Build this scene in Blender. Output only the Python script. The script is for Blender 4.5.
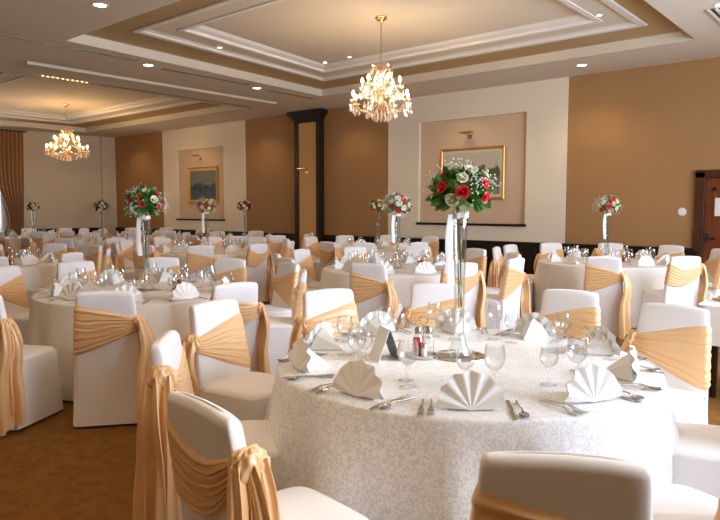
import bpy, bmesh, math, random
from mathutils import Vector, Matrix, noise
random.seed(7)
R = math.radians
PI = math.pi
scene = bpy.context.scene
for o in list(bpy.data.objects):
    bpy.data.objects.remove(o)

# ------------------------------------------------------------------ camera, sky, sun, window light, exposure
CAM = Vector((0, 0, 1.48))
PITCH, YAW, FPX = R(4.56), R(40.316), 652.0
cd = bpy.data.cameras.new('camera')
cam = bpy.data.objects.new('camera', cd)
scene.collection.objects.link(cam)
cam.location = CAM
cam.rotation_euler = (PI / 2 - PITCH, 0, YAW)
cd.sensor_fit = 'HORIZONTAL'
cd.sensor_width = 36.0
cd.lens = FPX / 720 * 36
cd.clip_start = 0.05
cd.clip_end = 200
scene.camera = cam

vs = scene.view_settings
vs.view_transform = 'Standard'
vs.look = 'None'
vs.gamma = 1
vs.use_curve_mapping = False
vs.exposure = 0.45
scene.cycles.use_denoising = True
scene.cycles.caustics_reflective = False
scene.cycles.caustics_refractive = False
scene.cycles.max_bounces = 10
scene.cycles.diffuse_bounces = 5
scene.cycles.glossy_bounces = 4
scene.cycles.transparent_max_bounces = 24
scene.cycles.sample_clamp_indirect = 4.0

world = bpy.data.worlds.new('sky')
scene.world = world
world.use_nodes = True
wn = world.node_tree.nodes
wn.clear()
wo = wn.new('ShaderNodeOutputWorld')
wb = wn.new('ShaderNodeBackground')
ws = wn.new('ShaderNodeTexSky')
ws.sky_type = 'HOSEK_WILKIE'
ws.sun_direction = Vector((0.62, 0.62, 0.48)).normalized()
ws.turbidity = 4
wb.inputs['Strength'].default_value = 1.2
world.node_tree.links.new(ws.outputs[0], wb.inputs[0])
world.node_tree.links.new(wb.outputs[0], wo.inputs[0])

sd = bpy.data.lights.new('sun', 'SUN')
sd.energy = 2.0
sd.color = (1.0, 0.97, 0.93)
sd.angle = R(3)
sun = bpy.data.objects.new('sun', sd)
scene.collection.objects.link(sun)
SUN_DIR = Vector((-0.76, -0.44, -0.42))
sun.rotation_euler = SUN_DIR.to_track_quat('-Z', 'Y').to_euler()

WIN_POWER = 155.0
WX = 1.75                                     # inner face of the window wall
WINDOWS = [(2.55, 3.75), (4.25, 5.45), (5.95, 7.15), (7.65, 8.85)]
WZ = (1.0, 3.15)
def area(name, loc, rot, sx, sy, power, col):
    d = bpy.data.lights.new(name, 'AREA')
    d.shape = 'RECTANGLE'
    d.size, d.size_y = sx, sy
    d.energy = power
    d.color = col
    o = bpy.data.objects.new(name, d)
    o.location = loc
    o.rotation_euler = rot
    scene.collection.objects.link(o)
    return o
for (a, b) in WINDOWS:
    area('daylight', (WX + 0.22, (a + b) / 2, (WZ[0] + WZ[1]) / 2), (0, R(90), 0), WZ[1] - WZ[0] - .1, b - a - .1, WIN_POWER, (0.70, 0.82, 1.0))
area('daylight', (-19.85, 6.45, 1.9), (0, R(-90), 0), 1.9, 1.9, 45.0, (0.78, 0.88, 1.0))

WARM = (1.0, 0.72, 0.42)

# ------------------------------------------------------------------ materials
def new_mat(name):
    m = bpy.data.materials.new(name)
    m.use_nodes = True
    nt = m.node_tree
    return m, nt, nt.nodes['Principled BSDF']

def mat(name, col, rough=0.6, metal=0.0, bump=0.0, bscale=200.0, var=0.0, vscale=4.0, sheen=0.0, spec=0.5, emit=None, estr=0.0, coat=0.0, sss=0.0):
    m, nt, p = new_mat(name)
    p.inputs['Base Color'].default_value = (*col, 1)
    p.inputs['Roughness'].default_value = rough
    p.inputs['Metallic'].default_value = metal
    p.inputs['Specular IOR Level'].default_value = spec
    p.inputs['Sheen Weight'].default_value = sheen
    p.inputs['Coat Weight'].default_value = coat
    if emit:
        p.inputs['Emission Color'].default_value = (*emit, 1)
        p.inputs['Emission Strength'].default_value = estr
    tc = nt.nodes.new('ShaderNodeTexCoord')
    if var:
        n = nt.nodes.new('ShaderNodeTexNoise')
        n.inputs['Scale'].default_value = vscale
        n.inputs['Detail'].default_value = 4
        nt.links.new(tc.outputs['Object'], n.inputs['Vector'])
        mx = nt.nodes.new('ShaderNodeMix')
        mx.data_type = 'RGBA'
        mx.inputs['A'].default_value = (*[c * (1 - var) for c in col], 1)
        mx.inputs['B'].default_value = (*[min(1, c * (1 + var)) for c in col], 1)
        nt.links.new(n.outputs['Fac'], mx.inputs['Factor'])
        nt.links.new(mx.outputs['Result'], p.inputs['Base Color'])
    if bump:
        n2 = nt.nodes.new('ShaderNodeTexNoise')
        n2.inputs['Scale'].default_value = bscale
        nt.links.new(tc.outputs['Object'], n2.inputs['Vector'])
        b = nt.nodes.new('ShaderNodeBump')
        b.inputs['Strength'].default_value = bump
        b.inputs['Distance'].default_value = 0.005
        nt.links.new(n2.outputs['Fac'], b.inputs['Height'])
        nt.links.new(b.outputs['Normal'], p.inputs['Normal'])
    return m

def wood_mat(name, c1, c2, rough=0.4):
    m, nt, p = new_mat(name)
    tc = nt.nodes.new('ShaderNodeTexCoord')
    mp = nt.nodes.new('ShaderNodeMapping')
    mp.inputs['Scale'].default_value = (9, 9, 0.7)
    n = nt.nodes.new('ShaderNodeTexNoise')
    n.inputs['Scale'].default_value = 3
    n.inputs['Detail'].default_value = 6
    r = nt.nodes.new('ShaderNodeValToRGB')
    r.color_ramp.elements[0].color = (*c1, 1)
    r.color_ramp.elements[0].position = 0.3
    r.color_ramp.elements[1].color = (*c2, 1)
    r.color_ramp.elements[1].position = 0.7
    nt.links.new(tc.outputs['Object'], mp.inputs['Vector'])
    nt.links.new(mp.outputs['Vector'], n.inputs['Vector'])
    nt.links.new(n.outputs['Fac'], r.inputs['Fac'])
    nt.links.new(r.outputs['Color'], p.inputs['Base Color'])
    p.inputs['Roughness'].default_value = rough
    p.inputs['Specular IOR Level'].default_value = 0.25
    return m

def carpet_mat():
    m, nt, p = new_mat('carpet')
    tc = nt.nodes.new('ShaderNodeTexCoord')
    n1 = nt.nodes.new('ShaderNodeTexNoise'); n1.inputs['Scale'].default_value = 110; n1.inputs['Detail'].default_value = 5; n1.inputs['Roughness'].default_value = .7
    n2 = nt.nodes.new('ShaderNodeTexVoronoi'); n2.inputs['Scale'].default_value = 14
    nt.links.new(tc.outputs['Object'], n1.inputs['Vector'])
    nt.links.new(tc.outputs['Object'], n2.inputs['Vector'])
    ad = nt.nodes.new('ShaderNodeMath'); ad.operation = 'MULTIPLY_ADD'
    ad.inputs[1].default_value = 0.16
    nt.links.new(n2.outputs['Distance'], ad.inputs[0]); nt.links.new(n1.outputs['Fac'], ad.inputs[2])
    r = nt.nodes.new('ShaderNodeValToRGB')
    e = r.color_ramp.elements
    e[0].position = 0.40; e[0].color = (0.125, 0.048, 0.010, 1)
    e[1].position = 0.72; e[1].color = (0.29, 0.13, 0.030, 1)
    nt.links.new(ad.outputs[0], r.inputs['Fac'])
    nt.links.new(r.outputs['Color'], p.inputs['Base Color'])
    p.inputs['Roughness'].default_value = 0.95
    p.inputs['Specular IOR Level'].default_value = 0.15
    b = nt.nodes.new('ShaderNodeBump'); b.inputs['Strength'].default_value = 0.6; b.inputs['Distance'].default_value = 0.01
    nt.links.new(n1.outputs['Fac'], b.inputs['Height']); nt.links.new(b.outputs['Normal'], p.inputs['Normal'])
    return m

def damask_mat(name, base, pat):
    m, nt, p = new_mat(name)
    tc = nt.nodes.new('ShaderNodeTexCoord')
    n = nt.nodes.new('ShaderNodeTexNoise'); n.inputs['Scale'].default_value = 50; n.inputs['Detail'].default_value = 2.5; n.inputs['Distortion'].default_value = 1.8
    nt.links.new(tc.outputs['Object'], n.inputs['Vector'])
    r = nt.nodes.new('ShaderNodeValToRGB')
    e = r.color_ramp.elements
    e[0].position = 0.47; e[0].color = (0, 0, 0, 1)
    e[1].position = 0.53; e[1].color = (1, 1, 1, 1)
    nt.links.new(n.outputs['Fac'], r.inputs['Fac'])
    mx = nt.nodes.new('ShaderNodeMix'); mx.data_type = 'RGBA'
    mx.inputs['A'].default_value = (*base, 1); mx.inputs['B'].default_value = (*pat, 1)
    nt.links.new(r.outputs['Color'], mx.inputs['Factor'])
    nt.links.new(mx.outputs['Result'], p.inputs['Base Color'])
    mr = nt.nodes.new('ShaderNodeMapRange')
    mr.inputs['To Min'].default_value = 0.70; mr.inputs['To Max'].default_value = 0.30
    nt.links.new(r.outputs['Color'], mr.inputs['Value'])
    nt.links.new(mr.outputs['Result'], p.inputs['Roughness'])
    p.inputs['Sheen Weight'].default_value = 0.15
    b = nt.nodes.new('ShaderNodeBump'); b.inputs['Strength'].default_value = 0.25; b.inputs['Distance'].default_value = 0.004
    nt.links.new(r.outputs['Color'], b.inputs['Height']); nt.links.new(b.outputs['Normal'], p.inputs['Normal'])
    return m

def glass_mat(name, tint=(1, 1, 1), k=1.0, rough=0.02):
    m, nt, p = new_mat(name)
    nt.nodes.remove(p)
    out = nt.nodes['Material Output']
    t = nt.nodes.new('ShaderNodeBsdfTransparent'); t.inputs[0].default_value = (*tint, 1)
    g = nt.nodes.new('ShaderNodeBsdfGlossy'); g.inputs['Roughness'].default_value = rough
    lw = nt.nodes.new('ShaderNodeLayerWeight'); lw.inputs['Blend'].default_value = 0.32
    mu = nt.nodes.new('ShaderNodeMath'); mu.operation = 'MULTIPLY_ADD'
    mu.inputs[1].default_value = 0.85 * k; mu.inputs[2].default_value = 0.06 * k
    mu.use_clamp = True
    nt.links.new(lw.outputs['Facing'], mu.inputs[0])
    pw = nt.nodes.new('ShaderNodeMath'); pw.operation = 'POWER'; pw.inputs[1].default_value = 1.6
    nt.links.new(lw.outputs['Facing'], pw.inputs[0]); nt.links.new(pw.outputs[0], mu.inputs[0])
    mx = nt.nodes.new('ShaderNodeMixShader')
    nt.links.new(mu.outputs[0], mx.inputs[0]); nt.links.new(t.outputs[0], mx.inputs[1]); nt.links.new(g.outputs[0], mx.inputs[2])
    nt.links.new(mx.outputs[0], out.inputs['Surface'])
    return m

def crystal_mat():
    m, nt, p = new_mat('peach_crystal')
    nt.nodes.remove(p)
    out = nt.nodes['Material Output']
    t = nt.nodes.new('ShaderNodeBsdfTransparent'); t.inputs[0].default_value = (1, .94, .88, 1)
    tl = nt.nodes.new('ShaderNodeBsdfTranslucent'); tl.inputs[0].default_value = (.96, .78, .64, 1)
    g = nt.nodes.new('ShaderNodeBsdfGlossy'); g.inputs['Roughness'].default_value = .12; g.inputs[0].default_value = (1, .90, .80, 1)
    m1 = nt.nodes.new('ShaderNodeMixShader'); m1.inputs[0].default_value = .42
    m2 = nt.nodes.new('ShaderNodeMixShader'); m2.inputs[0].default_value = .30
    nt.links.new(t.outputs[0], m1.inputs[1]); nt.links.new(tl.outputs[0], m1.inputs[2])
    nt.links.new(m1.outputs[0], m2.inputs[1]); nt.links.new(g.outputs[0], m2.inputs[2])
    nt.links.new(m2.outputs[0], out.inputs['Surface'])
    return m

def painting_mat(name, sky, land, low, x0, x1, z0, z1, hz):
    """a generic landscape: pale sky, a dark bank of trees, water below (object coordinates in metres)"""
    m, nt, p = new_mat(name)
    tc = nt.nodes.new('ShaderNodeTexCoord')
    sp = nt.nodes.new('ShaderNodeSeparateXYZ')
    nt.links.new(tc.outputs['Object'], sp.inputs[0])
    n = nt.nodes.new('ShaderNodeTexNoise'); n.inputs['Scale'].default_value = 5; n.inputs['Detail'].default_value = 6
    nt.links.new(tc.outputs['Object'], n.inputs['Vector'])
    ad = nt.nodes.new('ShaderNodeMath'); ad.operation = 'MULTIPLY_ADD'; ad.inputs[1].default_value = 0.45
    nt.links.new(n.outputs['Fac'], ad.inputs[0]); nt.links.new(sp.outputs['Z'], ad.inputs[2])
    mr = nt.nodes.new('ShaderNodeMapRange')
    mr.inputs['From Min'].default_value = z0 + .22; mr.inputs['From Max'].default_value = z1 + .22
    nt.links.new(ad.outputs[0], mr.inputs['Value'])
    r = nt.nodes.new('ShaderNodeValToRGB')
    e = r.color_ramp.elements
    e[0].position = 0.0; e[0].color = (*low, 1)
    e[1].position = 1.0; e[1].color = (*sky, 1)
    for pos, c in ((hz - .22, low), (hz - .17, land), (hz, land), (hz + .05, sky)):
        x = e.new(pos); x.color = (*c, 1)
    nt.links.new(mr.outputs['Result'], r.inputs['Fac'])
    nt.links.new(r.outputs['Color'], p.inputs['Base Color'])
    p.inputs['Roughness'].default_value = 0.45
    return m

M = {}
M['ceiling'] = mat('ceiling_paint', (0.70, 0.62, 0.50), 0.9)
M['cove'] = mat('gold_cove_paint', (0.46, 0.32, 0.15), 0.7, var=0.06, vscale=3)
M['moulding'] = mat('white_moulding', (0.78, 0.74, 0.68), 0.7)
M['brown_wall'] = mat('tan_wallpaper', (0.365, 0.196, 0.077), 0.75, bump=0.15, bscale=160, var=0.05, vscale=30)
M['cream_wall'] = mat('cream_paint', (0.80, 0.725, 0.585), 0.8, bump=0.05, bscale=120)
M['dim_cream_wall'] = mat('shaded_cream_paint', (0.60, 0.52, 0.41), 0.8, bump=0.05, bscale=120)  # same cream paint, darkened: the end wall's dimmer light is in the colour
M['niche'] = mat('peach_niche_paint', (0.66, 0.49, 0.34), 0.8)
M['dark_wood'] = wood_mat('dark_wood', (0.012, 0.007, 0.004), (0.030, 0.016, 0.009), 0.45)
M['frame_wood'] = wood_mat('frame_wood', (0.055, 0.018, 0.008), (0.09, 0.032, 0.013), 0.4)
M['door_wood'] = wood_mat('door_wood', (0.14, 0.035, 0.010), (0.22, 0.062, 0.018), 0.4)
M['column_panel'] = mat('orange_tan_panel', (0.60, 0.34, 0.12), 0.7)
M['carpet'] = carpet_mat()
M['white'] = mat('white_paint', (0.8, 0.8, 0.78), 0.5)
M['paper'] = mat('paper', (0.8, 0.78, 0.72), 0.8)
M['black'] = mat('black_metal', (0.02, 0.02, 0.02), 0.4)
M['cover'] = mat('white_chair_cover', (0.84, 0.80, 0.785), 0.62, sheen=0.25, bump=0.06, bscale=60)
M['sash'] = mat('gold_satin', (0.81, 0.495, 0.235), 0.32, sheen=0.15, spec=0.6, bump=0.35, bscale=16)
M['cloth'] = damask_mat('damask_cloth', (0.735, 0.725, 0.715), (0.90, 0.885, 0.87))
M['far_cloth'] = mat('ivory_cloth', (0.82, 0.765, 0.70), 0.6, sheen=0.15)
M['napkin'] = mat('white_napkin', (0.88, 0.86, 0.82), 0.6, sheen=0.2)
M['steel'] = mat('cutlery_steel', (0.62, 0.58, 0.52), 0.18, metal=1.0)
M['mirror'] = mat('mirror_glass', (0.85, 0.82, 0.76), 0.03, metal=1.0)
M['glass'] = glass_mat('clear_glass')
M['vase_glass'] = glass_mat('vase_glass', (0.97, 0.985, 0.97), 1.15)
M['crystal'] = crystal_mat()
M['brass'] = mat('brass', (0.80, 0.52, 0.20), 0.25, metal=1.0)
M['gold_frame'] = mat('gilt_frame', (0.62, 0.33, 0.08), 0.35, metal=0.6, bump=0.3, bscale=80)
M['mat_board'] = mat('cream_mount', (0.66, 0.60, 0.46), 0.8)
M['bulb'] = mat('lit_candle_bulb', (1, 0.9, 0.7), 0.4, emit=(1.0, 0.72, 0.44), estr=250.0)
M['bulb_far'] = mat('lit_warm_candle_bulb', (1, 0.9, 0.7), 0.4, emit=(1.0, 0.62, 0.28), estr=330.0)
M['glint_glow'] = mat('glint_glow', (1, .8, .5), 0.4, emit=(1.0, 0.55, 0.20), estr=4.0)  # emission standing in for reflected chandelier bulbs
M['lens'] = mat('lit_downlight_lens', (1, 0.95, 0.85), 0.4, emit=(1.0, 0.80, 0.50), estr=14.0)
M['slot'] = mat('dark_slot', (0.27, 0.235, 0.19), 0.4, metal=0.3)
M['leaf'] = mat('leaf_green', (0.085, 0.24, 0.04), 0.45, var=0.5, vscale=35)
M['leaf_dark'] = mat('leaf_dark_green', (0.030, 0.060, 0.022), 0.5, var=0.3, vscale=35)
M['rose_red'] = mat('red_rose', (0.74, 0.030, 0.050), 0.5, var=0.25, vscale=60)
M['rose_white'] = mat('white_rose', (0.84, 0.80, 0.62), 0.55, var=0.06, vscale=60)
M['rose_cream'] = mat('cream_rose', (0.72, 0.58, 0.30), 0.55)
M['breath'] = mat('babys_breath', (0.86, 0.86, 0.80), 0.7)
M['ribbon'] = mat('white_ribbon', (0.88, 0.86, 0.80), 0.35, sheen=0.2)
M['stem'] = mat('green_stem', (0.12, 0.13, 0.05), 0.6)
M['curtain'] = mat('gold_curtain', (0.36, 0.19, 0.075), 0.55, sheen=0.2)
M['red_liquid'] = mat('red_vinegar', (0.62, 0.012, 0.02), 0.12, coat=0.8)
M['amber_liquid'] = mat('amber_oil', (0.42, 0.15, 0.02), 0.12, coat=0.8)
M['card_white'] = mat('card_white', (0.85, 0.84, 0.80), 0.6)
M['card_dark'] = mat('card_dark_green', (0.10, 0.11, 0.095), 0.55)
M['pane'] = glass_mat('window_pane')
M['pale_yellow'] = mat('folded_gold_napkin', (0.72, 0.48, 0.18), 0.5)
M['ash'] = mat('crystal_white', (0.9, 0.88, 0.8), 0.3)

# ------------------------------------------------------------------ mesh helpers
class MB:
    def __init__(s):
        s.v = []; s.f = []; s.mi = []
    def add(s, vs, fs, mi=0):
        o = len(s.v)
        s.v += [tuple(v) for v in vs]
        for f in fs:
            s.f.append(tuple(i + o for i in f)); s.mi.append(mi)
        return s
    def box(s, x0, x1, y0, y1, z0, z1, mi=0):
        v = [(x, y, z) for z in (z0, z1) for y in (y0, y1) for x in (x0, x1)]
        return s.add(v, [(0, 2, 3, 1), (4, 5, 7, 6), (0, 1, 5, 4), (2, 6, 7, 3), (0, 4, 6, 2), (1, 3, 7, 5)], mi)
    def grid(s, fn, nu, nv, cu=False, cv=False, mi=0):
        vs = []
        for j in range(nv):
            for i in range(nu):
                u = i / (nu if cu else nu - 1); v = j / (nv if cv else nv - 1)
                vs.append(fn(u, v))
        fs = []
        for j in range(nv if cv else nv - 1):
            for i in range(nu if cu else nu - 1):
                a = j * nu + i; b = j * nu + (i + 1) % nu
                c = ((j + 1) % nv) * nu + (i + 1) % nu; d = ((j + 1) % nv) * nu + i
                fs.append((a, b, c, d))
        return s.add(vs, fs, mi)
    def lathe(s, prof, n=24, cx=0, cy=0, cz=0, mi=0, cap0=False, cap1=False):
        vs = []; fs = []
        for (r, z) in prof:
            for i in range(n):
                a = 2 * PI * i / n
                vs.append((cx + r * math.cos(a), cy + r * math.sin(a), cz + z))
        for j in range(len(prof) - 1):
            for i in range(n):
                fs.append((j * n + i, j * n + (i + 1) % n, (j + 1) * n + (i + 1) % n, (j + 1) * n + i))
        if cap0: fs.append(tuple(reversed(range(n))))
        if cap1: fs.append(tuple((len(prof) - 1) * n + i for i in range(n)))
        return s.add(vs, fs, mi)
    def tube(s, pts, r, n=8, mi=0):
        pts = [Vector(p) for p in pts]
        rs = r if isinstance(r, (list, tuple)) else [r] * len(pts)
        vs = []; fs = []
        up = Vector((0.13, 0.27, 0.95))
        for k, p in enumerate(pts):
            t = (pts[min(k + 1, len(pts) - 1)] - pts[max(k - 1, 0)]).normalized()
            a = t.cross(up)
            if a.length < 1e-3: a = t.cross(Vector((1, 0, 0)))
            a.normalize(); b = t.cross(a)
            for i in range(n):
                th = 2 * PI * i / n
                vs.append(p + rs[k] * (math.cos(th) * a + math.sin(th) * b))
        for k in range(len(pts) - 1):
            for i in range(n):
                fs.append((k * n + i, k * n + (i + 1) % n, (k + 1) * n + (i + 1) % n, (k + 1) * n + i))
        fs.append(tuple(reversed(range(n)))); fs.append(tuple((len(pts) - 1) * n + i for i in range(n)))
        return s.add(vs, fs, mi)
    def ellipsoid(s, c, rx, ry, rz, n=12, m=8, mi=0):
        c = Vector(c)
        prof = [(math.sin(PI * k / m), -math.cos(PI * k / m)) for k in range(m + 1)]
        vs = []; fs = []
        for (r, z) in prof:
            r = max(r, 1e-4)
            for i in range(n):
                a = 2 * PI * i / n
                vs.append((c.x + rx * r * math.cos(a), c.y + ry * r * math.sin(a), c.z + rz * z))
        for j in range(m):
            for i in range(n):
                fs.append((j * n + i, j * n + (i + 1) % n, (j + 1) * n + (i + 1) % n, (j + 1) * n + i))
        return s.add(vs, fs, mi)
    def build(s, name, mats, parent=None, smooth=True, loc=(0, 0, 0), rz=0.0, bevel=0.0):
        me = bpy.data.meshes.new(name)
        me.from_pydata(s.v, [], s.f)
        bm = bmesh.new(); bm.from_mesh(me)
        bmesh.ops.recalc_face_normals(bm, faces=bm.faces)
        bm.to_mesh(me); bm.free()
        if not isinstance(mats, (list, tuple)): mats = [mats]
        for m in mats: me.materials.append(m)
        if len(mats) > 1: me.polygons.foreach_set('material_index', s.mi)
        if smooth:
            me.shade_smooth()
            try: me.set_sharp_from_angle(angle=R(50))
            except Exception: pass
        me.update()
        o = bpy.data.objects.new(name, me)
        scene.collection.objects.link(o)
        o.location = loc; o.rotation_euler = (0, 0, rz)
        if parent: o.parent = parent
        if bevel:
            b = o.modifiers.new('bevel', 'BEVEL'); b.width = bevel; b.segments = 2
        return o

def thing(name, label, cat, loc=(0, 0, 0), rz=0.0, group=None):
    o = bpy.data.objects.new(name, None)
    o.empty_display_size = 0.05
    scene.collection.objects.link(o)
    o.location = loc; o.rotation_euler = (0, 0, rz)
    tag(o, label, cat, group)
    return o
def tag(o, label, cat, group=None):
    o['label'] = label; o['category'] = cat
    if group: o['group'] = group
    return o
def struct(o, label=None):
    o['kind'] = 'structure'
    if label: o['label'] = label
    return o
kids = {}
def children_of(o):
    return [c for c in scene.collection.objects if c.parent == o]
def dup(src, loc, rz, tree):
    """copy a thing with its parts and sub-parts; tree = cached list of (part, [sub-parts])"""
    r = src.copy(); scene.collection.objects.link(r)
    r.location = loc; r.rotation_euler = (0, 0, rz)
    for ch, subs in tree:
        c = ch.copy(); scene.collection.objects.link(c); c.parent = r
        for g in subs:
            d = g.copy(); scene.collection.objects.link(d); d.parent = c
    return r
def tree_of(src):
    return [(c, children_of(c)) for c in children_of(src)]

# ------------------------------------------------------------------ the room
H = 3.70
YW = 10.91
XE = -19.55
XL = XE - 0.3
YN = -3.0
mb = MB().box(XE - .6, WX + .6, YN - .3, YW + .5, -0.12, 0.0)
struct(mb.build('floor', M['carpet'], smooth=False))

# ceiling: a flat soffit with two sunk coffers
# corners of each coffer: near left, near right, far right, far left
COF = [((-8.72, 4.24), (-2.33, 4.24), (-2.33, 9.60), (-9.14, 9.60)), ((-18.75, 4.24), (-11.55, 4.24), (-11.55, 9.60), (-18.75, 9.60))]
BX = [XE - .1, -18.75, -11.55, WX + .1]
mb = MB()
def flat(mb, pts, z, mi=0):
    mb.add([(x, y, z) for x, y in pts], [tuple(range(len(pts)))], mi)
X0, X1, Y0, Y1 = XE - .1, WX + .1, YN - .1, YW + .1
A, B = COF
flat(mb, [(X0, Y0), (X1, Y0), (X1, 4.24), (X0, 4.24)], H)
flat(mb, [(X0, 9.60), (X1, 9.60), (X1, Y1), (X0, Y1)], H)
flat(mb, [(X0, 4.24), B[0], B[3], (X0, 9.60)], H)
flat(mb, [B[1], A[0], A[3], B[2]], H)
flat(mb, [A[1], (X1, 4.24), (X1, 9.60), A[2]], H)
mb.box(XE - .3, WX + .3, YN - .3, YW + .3, 4.35, 4.45)
def rc(c, i, z):
    """the coffer's outline shrunk by i"""
    n = i
    (a, b), (c_, d), (e, f), (g, h) = c
    r = i - .17 * min(1, i / .6)
    return [(a + i, b + n, z), (c_ - r, d + n, z), (e - r, f - i, z), (g + i, h - i, z)]
for c in COF:
    steps = [(0, 3.70, 0), (0, 3.83, 0), (.02, 3.835, 0), (.60, 3.85, 1), (.60, 3.832, 2), (.62, 3.828, 2), (.69, 3.832, 2), (.71, 3.855, 2), (.76, 3.872, 2), (1.02, 3.875, 0),
             (1.02, 3.862, 2), (1.09, 3.862, 2), (1.11, 3.895, 2), (1.19, 3.92, 2), (1.24, 3.95, 2)]
    for k in range(len(steps) - 1):
        v = rc(c, *steps[k][:2]) + rc(c, *steps[k + 1][:2])
        mb.add(v, [(q, (q + 1) % 4, 4 + (q + 1) % 4, 4 + q) for q in range(4)], steps[k + 1][2])
    mb.add(rc(c, 1.24, 3.95), [(0, 1, 2, 3)])
struct(mb.build('ceiling', [M['ceiling'], M['cove'], M['moulding']], smooth=False))

# white strip under the soffit between the coffers
struct(MB().box(-10.44, -10.36, 4.42, 9.50, H - .045, H + .01).build('trim_1', M['ceiling'], smooth=False, bevel=.006))

# back wall: tan stretches and two cream stretches holding a niche each
SEG = [(-19.6, -16.78, 'b'), (-16.78, -13.08, 'c'), (-13.08, -8.47, 'b'), (-8.47, -4.60, 'c'), (-4.60, -2.50, 'b')]
NICHE = {1: (-16.09, -13.97, 1.18, 3.11), 3: (-7.69, -5.355, 1.19, 3.19)}
mbw = MB()
for k, (a, b, kind) in enumerate(SEG):
    if kind == 'b':
        mbw.box(a, b, YW, YW + .3, 0, H + .1, 0)
    else:
        x0, x1, z0, z1 = NICHE[k]; yf = YW - .015
        mbw.box(a, x0, yf, YW + .3, 0, H + .1, 1); mbw.box(x1, b, yf, YW + .3, 0, H + .1, 1)
        mbw.box(x0, x1, yf, YW + .3, 0, z0, 1); mbw.box(x0, x1, yf, YW + .3, z1, H + .1, 1)
        mbw.box(x0 - .01, x1 + .01, YW + .05, YW + .29, z0 - .01, z1 + .01, 2)
mbw.box(-2.50, -1.50, YW, YW + .3, 2.02, H + .1, 0)
mbw.box(-1.50, WX + .3, YW, YW + .3, 0, H + .1, 0)
struct(mbw.build('wall_back', [M['brown_wall'], M['cream_wall'], M['niche']], smooth=False))
for k, (x0, x1, z0, z1) in NICHE.items():
    struct(MB().box(x0 - .03, x1 + .03, YW - .05, YW + .05, z0 - .045, z0).build('trim_2' if k == 3 else 'trim_3', M['dark_wood'], smooth=False, bevel=.005))
# dark dado
mbd = MB()
for a, b in ((-19.55, -11.16), (-10.31, -2.53), (-1.46, WX)):
    mbd.box(a, b, YW - .05, YW - .01, 0, .83)
    mbd.box(a, b, YW - .075, YW - .01, .83, .87)
    mbd.box(a, b, YW - .07, YW - .01, 0, .14)
    n = int((b - a) / .8)
    for i in range(n + 1):
        x = a + (b - a) * i / max(n, 1)
        mbd.box(x - .04, x + .04, YW - .062, YW - .01, .14, .83)
struct(mbd.build('baseboard_back', M['dark_wood'], smooth=False))

# end wall with a window at its left
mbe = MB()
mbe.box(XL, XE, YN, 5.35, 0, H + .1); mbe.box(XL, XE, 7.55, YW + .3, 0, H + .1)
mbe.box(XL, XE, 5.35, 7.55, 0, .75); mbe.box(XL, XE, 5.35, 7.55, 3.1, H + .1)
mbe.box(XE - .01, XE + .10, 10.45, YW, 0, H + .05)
struct(mbe.build('wall_end', M['dim_cream_wall'], smooth=False))
mbd = MB().box(XE, XE + .04, YN, 5.35, 0, .85).box(XE, XE + .04, 7.55, 10.45, 0, .85).box(XE, XE + .065, 7.55, 10.45, .83, .87)
struct(mbd.build('baseboard_end', M['dark_wood'], smooth=False))
def window(name, wall, a, b, z0, z1, x, mull=2):
    """window in a wall of constant x: frame with mullions and panes"""
    f = MB(); d = .09
    f.box(x - d, x + d, a, a + .06, z0, z1); f.box(x - d, x + d, b - .06, b, z0, z1)
    f.box(x - d, x + d, a, b, z0, z0 + .06); f.box(x - d, x + d, a, b, z1 - .06, z1)
    for i in range(1, mull):
        y = a + (b - a) * i / mull
        f.box(x - .04, x + .04, y - .03, y + .03, z0, z1)
    f.box(x - .04, x + .04, a, b, z0 + (z1 - z0) * .68, z0 + (z1 - z0) * .68 + .05)
    o = struct(f.build(name, M['white'], smooth=False))
    g = MB().box(x - .005, x + .005, a + .05, b - .05, z0 + .05, z1 - .05).build('pane', M['pane'], smooth=False)
    g.parent = o
    return o
window('window_5', 'end', 5.35, 7.55, .75, 3.1, XE - .12)

# window wall on the right, behind the picture's edge
mr_ = MB()
ya = YN
for (a, b) in WINDOWS:
    mr_.box(WX, WX + .35, ya, a, 0, H + .1); ya = b
    mr_.box(WX, WX + .35, a, b, 0, WZ[0]); mr_.box(WX, WX + .35, a, b, WZ[1], H + .1)
mr_.box(WX, WX + .35, ya, YW + .3, 0, H + .1)
struct(mr_.build('wall_right', M['cream_wall'], smooth=False))
for i, (a, b) in enumerate(WINDOWS):
    window('window_%d' % (i + 1), 'right', a, b, WZ[0], WZ[1], WX + .12)
struct(MB().box(XL, WX + .35, YN - .3, YN, 0, H + .1).build('wall_front', M['cream_wall'], smooth=False))

# door at the right end of the back wall
fr = MB()
fr.box(-2.56, -2.42, YW - .06, YW + .12, 0, 2.02); fr.box(-1.58, -1.44, YW - .06, YW + .12, 0, 2.02)
fr.box(-2.56, -1.44, YW - .06, YW + .12, 1.93, 2.05)
door = struct(fr.build('door_1', M['frame_wood'], smooth=False, bevel=.008))
dl = MB()
dl.box(-2.42, -1.58, YW + .01, YW + .06, 0.01, 1.93)
for z0, z1 in ((.2, .85), (1.0, 1.78)):
    for (x0, x1) in ((-2.32, -2.28), (-1.72, -1.68)): dl.box(x0, x1, YW - .005, YW + .02, z0, z1)
    dl.box(-2.32, -1.68, YW - .005, YW + .02, z0, z0 + .04); dl.box(-2.32, -1.68, YW - .005, YW + .02, z1 - .04, z1)
leaf = dl.build('door_leaf', M['door_wood'], door, smooth=False)
hm = MB().box(-2.405, -2.36, YW - .01, YW + .015, .96, 1.10).tube([(-2.38, YW - .005, 1.03), (-2.38, YW - .06, 1.03), (-2.26, YW - .065, 1.03)], .011)
hm.build('door_handle', M['black'], leaf)
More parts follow.
